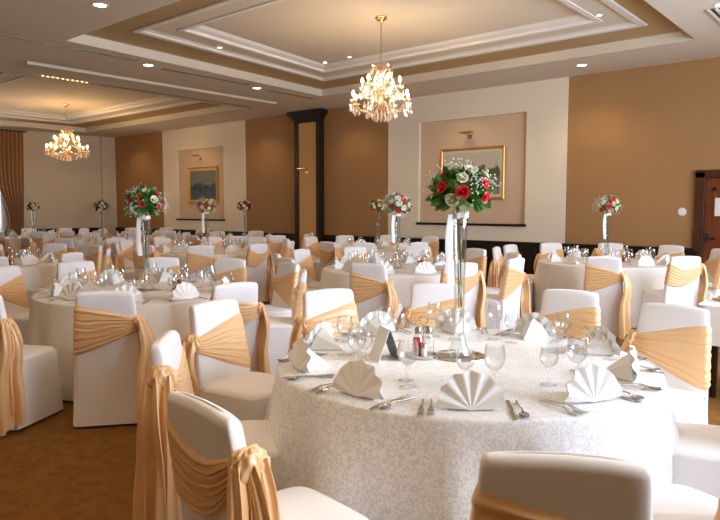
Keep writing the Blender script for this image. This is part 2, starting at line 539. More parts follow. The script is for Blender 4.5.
tag(MB().box(-2.285, -2.075, YW - .012, YW - .004, 1.36, 1.63).build('notice', M['paper'], smooth=False), 'pale paper notice fixed to the brown wooden door', 'notice')

# dark column standing out from the wall, with a tan inset face
yc = 10.75
col = MB()
col.box(-11.14, -11.01, yc, YW + .05, 0, 3.47); col.box(-10.44, -10.33, yc, YW + .05, 0, 3.47)
col.box(-11.14, -10.33, yc, YW + .05, 3.43, 3.5)
col.box(-11.18, -10.29, yc - .03, YW + .05, 3.50, 3.56)
col.box(-11.24, -10.25, yc - .06, YW + .05, 3.56, 3.62)
col.box(-11.29, -10.21, yc - .10, YW + .05, 3.62, 3.70)
co = col.build('pillar', M['dark_wood'], smooth=False, bevel=.006)
struct(co, 'dark wood pillar with a tan inset face between two wall stretches')
MB().box(-11.02, -10.43, yc + .02, YW + .05, 0, 3.44).build('inset_panel', M['column_panel'], co, smooth=False)

# framed pictures in the niches, brass picture lights over them
def picture(label, x0, x1, z0, z1, pm, fw=.055, mount=.0):
    y = YW + .05
    cx, cz = (x0 + x1) / 2, (z0 + z1) / 2
    t = thing('framed_painting', label, 'painting', (cx, y, cz))
    w, h = (x1 - x0) / 2, (z1 - z0) / 2
    f = MB()
    prof = [(0, 0), (0, -.03), (.015, -.045), (.035, -.035), (fw, -.02), (fw, 0)]
    for k in range(len(prof) - 1):
        (i0, d0), (i1, d1) = prof[k], prof[k + 1]
        v = []
        for (i, d) in ((i0, d0), (i1, d1)):
            v += [(-w + i, d, -h + i), (w - i, d, -h + i), (w - i, d, h - i), (-w + i, d, h - i)]
        f.add(v, [(q, (q + 1) % 4, 4 + (q + 1) % 4, 4 + q) for q in range(4)])
    f.build('frame', M['gold_frame'], t, smooth=False)
    i = fw - .01
    if mount:
        MB().box(-w + i, w - i, -.014, -.001, -h + i, h - i).build('mount', M['mat_board'], t, smooth=False)
        i += mount
        MB().box(-w + i, w - i, -.018, -.012, -h + i, h - i).build('canvas', pm, t, smooth=False)
    else:
        MB().box(-w + i, w - i, -.016, -.001, -h + i, h - i).build('canvas', pm, t, smooth=False)
pm1 = painting_mat('lake_painting', (0.56, 0.51, 0.40), (0.105, 0.105, 0.05), (0.24, 0.22, 0.15), -.5, .5, -.45, .45, .62)
pm2 = painting_mat('dusk_painting', (0.15, 0.155, 0.10), (0.012, 0.018, 0.012), (0.035, 0.040, 0.028), -.5, .5, -.45, .45, .50)
picture('gilt framed lake landscape in the peach niche behind the near bouquet', -7.19, -5.79, 1.64, 2.63, pm1, .05, .06)
picture('gilt framed dark landscape in the far left wall niche', -15.62, -14.27, 1.61, 2.60, pm2, .10)
def picture_light(label, x, y, z):
    t = thing('picture_light', label, 'picture light', (x, y, z))
    MB().box(-.05, .05, -.012, 0, -.06, .02).build('wall_plate', M['brass'], t, bevel=.003)
    MB().tube([(0, -.01, 0), (0, -.08, .05), (0, -.15, .05)], .008).build('arm', M['brass'], t)
    sh = MB()
    sh.grid(lambda u, v: (-.13 + .26 * u, -.15 + .035 * math.cos(PI * (v * 1.15 - .1)), .035 + .035 * math.sin(PI * (v * 1.15 - .1))), 2, 9)
    sh.build('shade', M['brass'], t)
picture_light('brass picture light above the lake painting', -6.54, YW + .05, 2.86)
picture_light('brass picture light above the far left dark painting', -15.05, YW + .05, 2.86)
picture_light('brass picture light on the dark pillar face', -10.75, yc + .02, 2.34)
# round white sensor on the wall
cl = MB().lathe([(.001, -.022), (.05, -.022), (.062, -.015), (.066, 0)], 28)
o = cl.build('wall_sensor', M['white']); o.location = (-2.74, YW - .001, 1.42); o.rotation_euler = (R(-90), 0, 0)
tag(o, 'round white sensor on the tan wall left of the door', 'sensor')

# curtain by the far window
def curt(u, v):
    z = .02 + (3.62 - .02) * v
    tie = 1 - .42 * math.exp(-((z - 1.15) / .75) ** 2) - .1 * (1 - v)
    y1 = 8.10 - (1 - v) * .12
    y = y1 - (1 - u) * .78 * tie
    d = .05 * math.sin(u * 2 * PI * 7 + .6 * math.sin(v * 3))
    return (XE + .13 + d, y, z)
tag(MB().grid(curt, 71, 24).build('curtain', M['curtain']), 'gold brown drape gathered beside the far left window', 'curtain')
o = MB().tube([(XE + .13, 4.9, 3.64), (XE + .13, 8.2, 3.64)], .02)
tag(o.build('curtain_rail', M['dark_wood']), 'dark rail holding the drape at the far left window', 'curtain rail')

# ------------------------------------------------------------------ ceiling fittings
def spot(x, y, z, power, ang=125):
    d = bpy.data.lights.new('ceiling_spot', 'SPOT')
    d.energy = power; d.color = WARM; d.spot_size = R(ang); d.spot_blend = .7; d.shadow_soft_size = .05
    o = bpy.data.objects.new('ceiling_spot', d); o.location = (x, y, z); scene.collection.objects.link(o)
dl_ring = dl_lens = None
def downlight(x, y, z, label, r=.085, power=22, group=None):
    global dl_ring, dl_lens
    t = thing('downlight', label, 'ceiling light', (x, y, z), 0, group)
    t.scale = (r / .085,) * 3
    if dl_ring is None:
        dl_ring = MB().lathe([(.068, .03), (.068, -.004), (.078, -.009), (.095, -.004), (.095, .002)], 28).build('trim_ring', M['moulding'], t)
        dl_lens = MB().lathe([(.0005, -.003), (.04, -.0028), (.069, -.0015)], 28).build('lens', M['lens'], t)
    else:
        for p in (dl_ring, dl_lens):
            c = p.copy(); scene.collection.objects.link(c); c.parent = t
    if power: spot(x, y, z - .04, power)
DL = [(-6.93, 3.76, 'round recessed downlight at the top left near the coffer corner'),
      (-9.22, 5.77, 'round recessed downlight left of the coffer, nearer of two'),
      (-9.43, 8.15, 'round recessed downlight left of the coffer, farther of two'),
      (-4.07, 10.14, 'round recessed downlight over the tan and cream wall joint'),
      (-1.72, 8.16, 'round recessed downlight at the top right corner')]
for x, y, l in DL: downlight(x, y, H, l, power=26)
for x, y in ((-6.6, 10.2), (-9.3, 10.2), (-12.2, 10.2), (-15.0, 10.2), (-18.0, 10.2)):
    spot(x, y, H - .03, 17)
ADDED_SPOTS = [(-4.0, 3.5), (-1.5, 3.2), (-2.4, 1.2), (-1.5, 5.6), (-10.9, 3.4), (-14.5, 3.4), (-18.2, 3.4), (-4.0, .6), (-7.0, .6), (-10.5, .6), (-14.5, .6), (-1.0, .3), (-7.0, -1.6), (-3.5, -1.6)]
for x, y in ADDED_SPOTS: spot(x, y, H - .03, 34 if y < 1.5 and x > -5 else 15)  # added unseen spots without fittings; those near the camera stronger to warm the foreground
SM = [(-7.80, 4.97, 3.872, 'tiny spotlight in the coffer rim, left near corner'), (-8.06, 6.25, 3.872, 'tiny spotlight halfway along the left coffer rim'),
      (-7.78, 8.25, 3.948, 'tiny spotlight in the far left corner of coffer rim'), (-7.20, 8.22, 3.948, 'tiny spotlight right of the far left coffer corner'),
      (-3.12, 8.28, 3.872, 'tiny spotlight in the far right corner of coffer rim')]
for x, y, z, l in SM: downlight(x, y, z, l, r=.036, power=3)
# linear slots in the soffit
def slot(x, y0, y1, label, n=2):
    t = thing('slot_diffuser', label, 'air vent', (x, (y0 + y1) / 2, H))
    L = (y1 - y0) / 2
    MB().box(-.035, .035, -L, L, -.004, .001).build('slot_back', M['slot'], t, smooth=False)
    f = MB()
    for i in range(n + 1):
        xx = -.035 + .07 * i / n
        f.box(xx - .005, xx + .005, -L, L, -.009, 0)
    f.build('slot_bar', M['slot'], t, smooth=False)
slot(-9.06, 3.2, 5.5, 'dark linear air slot before the nearer left downlight')
slot(-9.28, 6.05, 7.85, 'dark linear air slot between the two left downlights')
slot(-9.45, 8.45, 9.7, 'dark linear air slot beyond the farther left downlight')
slot(-11.30, 3.9, 9.6, 'long linear air slot at the far coffer edge')
t = thing('glint_row', 'row of glowing beads standing in for reflections beside the far air slot', 'glint row', (-11.26, 5.43, H))
MB().box(-.012, .012, -.42, .42, -.008, 0).build('glint_strip', M['slot'], t, smooth=False)
for i in range(10):
    MB().ellipsoid((0.004 * (-1) ** i, -.38 + .085 * i, -.012), .012, .02, .009, 8, 6).build('glint', M['glint_glow'], t)  # added glowing beads for chandelier glints on the slot, not real lamps
t = thing('vent_grille', 'dark slatted air grille at the top right corner', 'air vent', (-1.72, 9.0, H))
MB().box(-.16, .16, -.75, .75, -.004, .001).build('vent_back', M['black'], t, smooth=False)
for i in range(5):
    MB().box(-.16 + .08 * i - .014, -.16 + .08 * i + .014, -.76, .76, -.02, 0).build('slat', M['ceiling'], t, smooth=False)

# ------------------------------------------------------------------ chandeliers
def chandelier(label, x, y, ztop, zbot, rad, bulbmat):
    t = thing('chandelier', label, 'chandelier', (x, y, ztop))
    hb = .78                                      # height of the glass body
    zb = zbot - ztop                              # bottom (local)
    zt = zb + hb
    MB().lathe([(.001, 0), (.075, 0), (.08, -.015), (.05, -.045), (.012, -.06)], 24).build('canopy', M['brass'], t)
    ch = MB(); n = int((-.06 - zt) / .032)
    for i in range(n):
        z = -.06 - .032 * i - .016; a = PI / 2 * (i % 2)
        pts = [(.010 * math.cos(q) * math.cos(a), .010 * math.cos(q) * math.sin(a), z + .02 * math.sin(q)) for q in [2 * PI * k / 10 for k in range(11)]]
        ch.tube(pts, .0032, 5)
    ch.build('chain', M['brass'], t)
    k = hb / .92
    colm = MB().lathe([(.012, zt), (.03, zt - .02), (.012, zt - .06), (.05, zt - .10), (.055, zt - .13), (.018, zt - .2), (.022, zt - .28), (.05, zt - .33), (.02, zt - .38), (.028, zt - .44), (.075, zt - .50), (.085, zt - .54), (.03, zt - .60), (.001, zt - .63)], 16)
    colm.build('column', M['crystal'], t)
    MB().lathe([(.008, zt + .01), (.008, zt - .61)], 8).build('centre_rod', M['brass'], t)
    MB().lathe([(.06, zt - .085), (.12, zt - .06), (.15, zt - .03), (.14, zt - .04), (.06, zt - .09)], 20).build('crown', M['crystal'], t)
    def arm(ang, z0, r, z1, h):
        ca, sa = math.cos(ang), math.sin(ang)
        pts = []
        for q in range(13):
            s = q / 12
            rr = .03 + (r - .03) * s
            zz = z0 + (z1 - z0) * s - h * math.sin(PI * min(1, s * 1.12)) + .05 * math.sin(2 * PI * s)
            pts.append((rr * ca, rr * sa, zz))
        a = MB().tube(pts, .0085, 6).build('arm', M['crystal'], t)
        ex, ey, ez = pts[-1]
        b = MB().lathe([(.004, -.02), (.040, .002), (.054, .018), (.042, .010), (.012, .006), (.012, .03)], 14, ex, ey, ez)
        b.build('drip_pan', M['crystal'], a)
        MB().lathe([(.010, .012), (.010, .075)], 10, ex, ey, ez, cap1=True).build('candle_sleeve', M['ash'], a)
        MB().lathe([(.006, .075), (.0135, .09), (.015, .102), (.009, .125), (.0008, .142)], 8, ex, ey, ez).build('bulb', M[bulbmat], a)
        return ex, ey, ez
    tips = []
    for i in range(8):
        tips.append(arm(2 * PI * i / 8 + .2, zt - .54, rad - .055, zt - .50, .07))
    for i in range(6):
        tips.append(arm(2 * PI * i / 6 + .5, zt - .40, rad * .58, zt - .31, .05))
    def drop(x, y, z, l, n='crystal_drop'):
        d = MB()
        d.tube([(x, y, z), (x, y, z - l * .26)], .0016, 4)
        d.lathe([(.0005, -l * .25), (.009, -l * .35), (.005, -l * .45), (.012, -l * .6), (.018, -l * .82), (.0005, -l)], 6, x, y, z)
        d.build(n, M['crystal'], t)
    rnd = random.Random(4)
    for n_, (ex, ey, ez) in enumerate(tips):
        for q in range(5 if n_ < 8 else 4):
            a = rnd.uniform(0, .6) + q * (1.257 if n_ < 8 else 1.57)
            drop(ex + .046 * math.cos(a), ey + .046 * math.sin(a), ez + .005, rnd.uniform(.12, .19))
    for i in range(10):
        a = 2 * PI * i / 10
        drop(.14 * math.cos(a), .14 * math.sin(a), zt - .04, .12)
    for i in range(14):
        a = 2 * PI * i / 14 + .2
        drop(rad * .45 * math.cos(a), rad * .45 * math.sin(a), zt - .56, .15)
    for i in range(10):
        a = 2 * PI * i / 10 + .4
        drop(.09 * math.cos(a), .09 * math.sin(a), zt - .56, .19)
    for i in range(8):                            # bead swags between crown and arms
        a0 = 2 * PI * i / 8 + .2
        pts = []; rs = []
        for q in range(49):
            s_ = q / 48
            rr = .11 + (rad * .72 - .11) * s_; zz = zt - .06 - .38 * s_ - .07 * math.sin(PI * s_)
            pts.append((rr * math.cos(a0), rr * math.sin(a0), zz)); rs.append(.003 + .011 * abs(math.sin(PI * s_ * 12)))
        MB().tube(pts, rs, 6).build('bead_swag', M['crystal'], t)
    MB().ellipsoid((0, 0, zt - .65), .03, .03, .03, 12, 8).build('finial_ball', M['crystal'], t)
    return t
chandelier('lit brass and crystal candle chandelier hanging in the near coffer', -5.41, 6.80, 3.95, 2.575, .43, 'bulb')
chandelier('smaller looking lit crystal chandelier in the far left coffer', -15.55, 7.49, 3.95, 2.57, .50, 'bulb_far')

# ------------------------------------------------------------------ chair (facing +Y, origin on the floor under the seat)
def sq(t, e=4.0):
    c, s = math.cos(t), math.sin(t)
    return (math.copysign(abs(c) ** (2 / e), c), math.copysign(abs(s) ** (2 / e), s))
ZT = 0.925
def back_y(z):   # centre line of the backrest
    return -.205 - .075 * max(0, (z - .45)) / .48
def back_w(z): return .218 - .036 * max(0, (z - .42)) / .5
def back_t(z): return .042 - .010 * max(0, (z - .42)) / .5
def make_chair(high=False):
    t = thing('banquet_chair', 'chair', 'chair')
    b = MB(); n = 44
    zs = [.18, .5, .6, .7, .8, .86] + [ZT - .032 + .032 * math.sin(PI / 2 * k / 5) for k in range(6)]
    ins = [0] * 6 + [.028 * (1 - math.cos(PI / 2 * k / 5)) for k in range(6)]
    rings = []
    for z, i in zip(zs, ins):
        w, d, y = back_w(z) - i * .55, max(back_t(z) - i * .95, .002), back_y(z)
        # the top edge bows up a little in the middle
        rr = []
        for k in range(n):
            x_, y_ = sq(2 * PI * k / n, 5.5)
            rr.append((w * x_, y + d * y_, z + (.012 * (1 - x_ * x_) if z > .85 else 0)))
        rings.append(rr)
    vs = [v for r_ in rings for v in r_]
    fs = [(j * n + k, j * n + (k + 1) % n, (j + 1) * n + (k + 1) % n, (j + 1) * n + k) for j in range(len(rings) - 1) for k in range(n)]
    fs.append(tuple((len(rings) - 1) * n + k for k in range(n)))
    b.add(vs, fs).build('backrest', M['cover'], t)
    # seat cushion under the cover
    s = MB(); vs = []; fs = []
    prof = [(1.0, .40), (1.02, .43), (1.0, .462), (.96, .478), (.85, .486), (.5, .491), (.02, .493)]
    for (k_, z) in prof:
        for k in range(n):
            x_, y_ = sq(2 * PI * k / n, 6)
            vs.append((.225 * k_ * x_, .015 + .225 * k_ * y_, z))
    fs = [(j * n + k, j * n + (k + 1) % n, (j + 1) * n + (k + 1) % n, (j + 1) * n + k) for j in range(len(prof) - 1) for k in range(n)]
    fs.append(tuple((len(prof) - 1) * n + k for k in range(n)))
    s.add(vs, fs).build('seat', M['cover'], t)
    # skirt to the floor with soft pleats at its corners
    N = 120; nz = 12
    def sk(u, v):
        th = 2 * PI * u; x_, y_ = sq(th, 8)
        z = .462 - (.462 - .018) * v
        cor = (abs(x_) * abs(y_)) ** 6
        g = v ** 1.2
        wob = 1 + g * (.055 + .085 * cor + .030 * cor * math.sin(u * N * .9)) + .010 * g * math.sin(u * 2 * PI * 9 + 1.3)
        bk = (.026 if y_ < -.5 else 0) * (min(1, max(0, v - .0) * 3.5) - .45)
        return (.229 * x_ * wob, .232 * y_ * wob + .006 - bk, z)
    MB().grid(sk, N, nz, cu=True).build('skirt', M['cover'], t)
    for sx in (-1, 1):
        for y in (-.2, .2):
            l = MB(); l.box(sx * .2 - .013, sx * .2 + .013, y - .013, y + .013, 0, .41)
            l.build('leg', M['black'], t, smooth=False)
    # satin sash: broad on the left, gathered to a knot on the right post
    def zlh(f):                                  # f: 0 at left post, 1 at right post
        if high:
            sag = .085 * math.sin(PI * f)
            return .60 + (.74 - .60) * f - sag, .865 + (.83 - .865) * f - sag * .75
        f2 = f ** 1.15
        return .495 + (.665 - .495) * f2, .845 + (.745 - .845) * f2
    def band(u, v):
        x_, y_ = sq(2 * PI * u, 4.5)
        f = (x_ + 1) / 2
        lo, hi = zlh(f)
        z = lo + (hi - lo) * v
        w_ = v + .035 * math.sin(5 * f + (2 if y_ > 0 else 0)) + .02 * math.sin(11 * f + 9 * v)
        pl = .62 * abs(math.sin(w_ * PI * 7)) ** .8 + .38 * abs(math.sin(w_ * PI * 12 + 1.1))
        e = min(1, v * 14, (1 - v) * 14)
        amp = (.005 + .012 * pl * (.45 + .55 * f)) * e + .001
        w, d, y = back_w(z) + amp, back_t(z) + amp * 1.1, back_y(z)
        return (w * x_, y + d * y_, z)
    sash = MB().grid(band, 60, 73, cu=True).build('sash', M['sash'], t)
    kx, kz = back_w(.7) + .012, (.795 if high else .712)
    ky = back_y(.7) - .01
    def kn(u, v):
        a, b_ = 2 * PI * u, PI * v
        r = 1 + (.17 * math.sin(3 * a + 2 * b_) + .13 * abs(math.sin(4.5 * a - 3 * b_)) + .07 * math.sin(11 * a + 5 * b_)) * math.sin(b_) - .06
        return (kx + .036 * r * math.sin(b_) * math.cos(a), ky + .056 * r * math.sin(b_) * math.sin(a), kz + .058 * math.cos(b_) * r)
    MB().grid(kn, 48, 22, cu=True).build('knot', M['sash'], sash)
    def tail(x0, y0, zend, w0, w1, ph, lean):
        def fn(u, v):
            th = 2 * PI * u
            s = math.cos(th)
            fold = .7 * math.sin(s * 4.2 + ph + v * 1.1) + .45 * math.sin(s * 9.5 + 2 * ph - v * 1.7)
            w = w0 + (w1 - w0) * min(1, v * 1.5) ** .7
            z = kz + .02 - (kz + .02 - zend) * v + (.03 * s * v)
            d = (.012 + .018 * v) * fold + .008 * math.sin(th) * (1 + v)
            bow = .045 * math.sin(PI * min(1, v * 3)) * (1 if v < .33 else 0)
            ax, ay = math.cos(lean), math.sin(lean)
            return (x0 + .02 * v + .03 * math.sin(PI * min(1, v * 2.2)) + ax * s * w - ay * d, y0 - .015 * v + ay * s * w + ax * d, z + bow * 0)
        return MB().grid(fn, 48, 18, cu=True).build('tail', M['sash'], sash)
    tail(kx + .016, ky - .030, .05, .034, .088, .3, R(58))
    tail(kx + .010, ky + .020, .16, .028, .070, 1.9, R(95))
    return t
chair_proto = make_chair()
chair_tree = tree_of(chair_proto)
chair_high = make_chair(True)
high_tree = tree_of(chair_high)
used_proto = [False, False]
def place_chair(bx, by, facing, high=False):
    """bx, by: middle of the back's top edge; facing in degrees"""
    a = R(facing)
    x = bx + math.cos(a) * .28; y = by + math.sin(a) * .28
    rz = a - PI / 2
    if high:
        if used_proto[1]: return dup(chair_high, (x, y, 0), rz, high_tree)
        used_proto[1] = True
        chair_high.location = (x, y, 0); chair_high.rotation_euler = (0, 0, rz)
        return chair_high
    if not used_proto[0]:
        used_proto[0] = True
        chair_proto.location = (x, y, 0); chair_proto.rotation_euler = (0, 0, rz)
        return chair_proto
    return dup(chair_proto, (x, y, 0), rz, chair_tree)

# ------------------------------------------------------------------ tables and cloths
TR, TZ = .915, .75
def cloth_mesh(seg, nz, seed, zend=.02, TR=.915, amp=.062):
    rnd = random.Random(seed)
    ph = [rnd.uniform(0, 6.28) for _ in range(4)]
    mb = MB()
    rows = [(r * TR, 0, 0) for r in (.004, .25, .5, .75, .92, .985)]
    for k in range(1, 4):
        a = PI / 2 * k / 3
        rows.append((TR - .012 + .016 * math.sin(a), .014 * (1 - math.cos(a)), 0))
    for k in range(1, nz + 1):
        v = k / nz
        rows.append((TR + .006, .014 + (TZ - .014 - zend) * v, v))
    vs = []
    for (r, dz, v) in rows:
        for i in range(seg):
            th = 2 * PI * i / seg
            w = 0
            if v > 0:
                f = math.cos(13 * th + ph[0] + .8 * math.sin(3 * th + ph[1]) + .5 * v) + .45 * math.cos(21 * th + ph[2]) + .4 * math.cos(7 * th + ph[3])
                fold = (.5 + .5 * math.tanh(1.1 * f))
                w = min(1, v * 2.3) ** 1.1 * (.010 + amp * fold) + .012 * v
            vs.append(((r + w) * math.cos(th), (r + w) * math.sin(th), TZ - dz))
    fs = []
    for j in range(len(rows) - 1):
        for i in range(seg):
            fs.append((j * seg + i, j * seg + (i + 1) % seg, (j + 1) * seg + (i + 1) % seg, (j + 1) * seg + i))
    fs.append(tuple(i for i in range(seg)))
    return mb.add(vs, fs)

TABLES = {   # name: (centre, phrase, first place angle, detail)
    'near': ((-1.617, 2.666), 'near table', -55, 3),
    'left': ((-5.17, 3.16), 'left table', -44, 2),
    'edge': ((-9.30, 3.39), 'left edge table', -20, 1),
    'middle': ((-4.77, 6.33), 'middle table', -64, 1),
    'right': ((-3.15, 8.92), 'back right table', -72, 1),
    'niche': ((-9.10, 6.72), 'table before the pillar', -40, 1),
    'cream': ((-7.38, 9.2), 'wall table right of pillar', -60, 0),
    'tan': ((-11.15, 9.25), 'wall table left of pillar', -50, 0),
    'dark': ((-15.1, 9.35), 'far corner table', -50, 0),
    'back': ((-12.65, 6.75), 'far table nearer corner', -55, 0),
    'curtain': ((-16.9, 7.2), 'far table near drape', -55, 0),
}
REG = []      # every countable thing on or at a table: (object, type, table, place angle)
cloth_lo = None
for k, (c, ph, a0, det) in TABLES.items():
    if k == 'near':
        o = cloth_mesh(260, 26, 3, TR=.882, amp=.075).build('tablecloth', M['cloth'])
    elif k == 'left':
        o = cloth_mesh(180, 16, 5, amp=.05).build('tablecloth', M['far_cloth'])
    elif cloth_lo is None:
        o = cloth_lo = cloth_mesh(120, 10, 8, amp=.048).build('tablecloth', M['far_cloth'])
    else:
        o = cloth_lo.copy(); scene.collection.objects.link(o); o.rotation_euler = (0, 0, random.uniform(0, 6))
    o.location = (c[0], c[1], 0)
    REG.append((o, 'cloth', k, 0))

# napkins: a pleated fan in front, a sloping flap behind (local -Y faces the guest)
def make_napkin():
    t = thing('napkin', 'napkin', 'napkin')
    NP = 6
    def fan(u, v):
        a = PI * (.02 + .96 * u)
        tri = abs(((u * NP) % 1) * 2 - 1)
        rr = .128 * v * (1 + .03 * math.sin(a)) * (.955 + .045 * tri)
        d = (math.sin(tri * PI - PI / 2) * .5) * .016 * v
        x = -rr * math.cos(a); z = rr * math.sin(a) * 1.05
        return (x, d - .010 + z * .22, z + .003)
    f = MB().grid(fan, NP * 8 + 1, 6)
    f.grid(lambda u, v: tuple(Vector(fan(u, v)) + Vector((0, .005, -.0008))), NP * 8 + 1, 6)
    f.build('fan', M['napkin'], t)
    w = MB()
    w.add([(-.085, .004, .001), (.085, .004, .001), (0, .15, .001), (0, .030, .108), (-.05, .018, .075), (.05, .018, .075), (0, .152, .006), (-.087, .006, .008), (.087, .006, .008)],
          [(0, 2, 1), (7, 4, 6), (4, 3, 6), (3, 5, 6), (5, 8, 6), (7, 8, 5, 3, 4), (0, 7, 6, 2), (1, 2, 6, 8), (0, 1, 8, 7)])
    w.build('flap', M['napkin'], t, smooth=False)
    return t
napkin_proto = make_napkin(); napkin_tree = tree_of(napkin_proto)

def make_glass(name, prof, n=20):
    inner = [(max(r - .0015, .0004), z) for r, z in prof if True]
    return MB().lathe(prof, n).build(name, M['glass'])
GOB = [(r_ * 1.13, z_ * 1.1) for r_, z_ in [(.034, .001), (.033, .003), (.012, .007), (.0045, .014), (.004, .045), (.005, .078), (.014, .088), (.030, .106), (.0375, .130), (.036, .152), (.0325, .178), (.0310, .178), (.0345, .152), (.036, .130), (.0285, .108), (.012, .091), (.0006, .088)]]
TUM = [(r_ * .92, z_ * .80) for r_, z_ in GOB]
gob_hi = make_glass('wine_goblet', GOB, 24); tum_hi = make_glass('small_glass', TUM, 20)
gob_lo = make_glass('wine_goblet', GOB, 12)

def make_fork():
    f = MB()
    pts = [(-.0035, -.10), (.0035, -.10), (.0030, .0), (.0028, .02), (.006, .035), (.0105, .045), (.0105, .06), (-.0105, .06), (-.0105, .045), (-.006, .035), (-.0028, .02), (-.0030, 0)]
    def arch(y): return .004 + .010 * math.exp(-((y - .02) / .025) ** 2)
    n = len(pts); vs = [(x, y, arch(y) + .0018) for x, y in pts] + [(x, y, arch(y)) for x, y in pts]
    fs = [tuple(range(n)), tuple(reversed(range(n, 2 * n)))] + [(k, n + k, n + (k + 1) % n, (k + 1) % n) for k in range(n)]
    f.add(vs, fs)
    for i in range(4):
        x = -.0088 + .0059 * i
        v = []
        for y, z in ((.06, arch(.06)), (.08, .003), (.10, .006)):
            v += [(x - .0016, y, z), (x + .0016, y, z), (x + .0016, y, z + .0018), (x - .0016, y, z + .0018)]
        f.add(v, [(4 * q + k, 4 * q + (k + 1) % 4, 4 * q + 4 + (k + 1) % 4, 4 * q + 4 + k) for q in range(2) for k in range(4)] + [(8, 9, 10, 11)])
    return f.build('fork', M['steel'], smooth=False)
def make_knife():
    f = MB()
    pts = [(-.006, -.11), (.006, -.11), (.007, -.06), (.006, 0), (.0065, .005), (.011, .03), (.0105, .09), (.003, .115), (-.004, .115), (-.004, .005), (-.006, 0), (-.007, -.06)]
    n = len(pts); vs = [(x, y, .0055 if y < .004 else .0035) for x, y in pts] + [(x, y, .001) for x, y in pts]
    fs = [tuple(range(n)), tuple(reversed(range(n, 2 * n)))] + [(k, n + k, n + (k + 1) % n, (k + 1) % n) for k in range(n)]
    return f.add(vs, fs).build('knife', M['steel'], smooth=False)
def make_spoon():
    f = MB()
    f.tube([(0, -.10, .004), (0, -.03, .006), (0, .02, .014), (0, .045, .010)], [.005, .0032, .0028, .004], 8)
    def bowl(u, v):
        a = 2 * PI * u
        return (.019 * v * math.cos(a), .072 + .030 * v * math.sin(a), .003 + .007 * v * v)
    f.grid(bowl, 20, 6, cu=True)
    f.grid(lambda u, v: tuple(Vector(bowl(u, v)) - Vector((0, 0, .0012))), 20, 6, cu=True)
    return f.build('spoon', M['steel'])
fork_p, knife_p, spoon_p = make_fork(), make_knife(), make_spoon()

def cp(src, loc, rz):
    o = src.copy(); scene.collection.objects.link(o); o.location = loc; o.rotation_euler = (0, 0, rz); return o

rj = random.Random(21)
for k, (c, ph, a0, det) in TABLES.items():
    for i in range(10):
        th = R(a0 + 36 * i + (rj.uniform(-2, 2)))
        ca, sa = math.cos(th), math.sin(th)
        rz = th + PI / 2            # local -Y points outward
        def P(r, off):              # off: to the guest's right
            return (c[0] + ca * r - sa * off, c[1] + sa * r + ca * off, TZ + .001)
        if not (k == 'near' and i == 99):
            REG.append((dup(napkin_proto, P(.775 + rj.uniform(-.02, .015), 0), rz + rj.uniform(-.25, .25), napkin_tree), 'napkin', k, i))
        if det >= 2:
            REG.append((cp(fork_p, P(.765, -.145), th + PI / 2 + PI + rj.uniform(-.06, .06)), 'fork', k, i))
            if det == 3:
                f2 = cp(fork_p, P(.770, -.178), th + PI / 2 + PI + rj.uniform(-.06, .06)); REG.append((f2, 'salad fork', k, i))
                REG.append((cp(spoon_p, P(.76, .178), th + PI / 2 + PI + rj.uniform(-.06, .06)), 'spoon', k, i))
            REG.append((cp(knife_p, P(.76, .145), th + PI / 2 + PI + rj.uniform(-.05, .05)), 'knife', k, i))
        REG.append((cp(gob_hi if det >= 2 else gob_lo, P(.56 + rj.uniform(-.03, .03), .10 + rj.uniform(-.03, .03)), 0), 'goblet', k, i))
        if det >= 1:
            REG.append((cp(tum_hi, P(.50 + rj.uniform(-.03, .03), .02 + rj.uniform(-.03, .03)), 0), 'tumbler', k, i))

# ------------------------------------------------------------------ bouquets in tall vases on mirrors
def make_rose(name, m, seed):
    rnd = random.Random(seed); b = MB()
    b.ellipsoid((0, 0, .012), .010, .010, .014, 8, 6)
    for ring_, (n, r, h, op) in enumerate(((3, .011, .026, .1), (4, .017, .025, .35), (5, .024, .021, .75))):
        for i in range(n):
            a = 2 * PI * i / n + ring_ * .7 + rnd.uniform(-.1, .1)
            def pet(u, v):
                w = (u - .5) * 2.2 * (PI / n) * (1.15 - .3 * v)
                rr = r * (.35 + .65 * math.sin(v * PI / 2)) + op * .016 * v * v
                z = h * v - .006 * op * v ** 4 - .004 * abs(u - .5) * v
                return (rr * math.cos(a + w), rr * math.sin(a + w), z)
            b.grid(pet, 6, 5)
    return b.build(name, m)
rose_src = {'r': make_rose('red_rose', M['rose_red'], 1), 'w': make_rose('white_rose', M['rose_white'], 2), 'c': make_rose('cream_rose', M['rose_cream'], 3)}

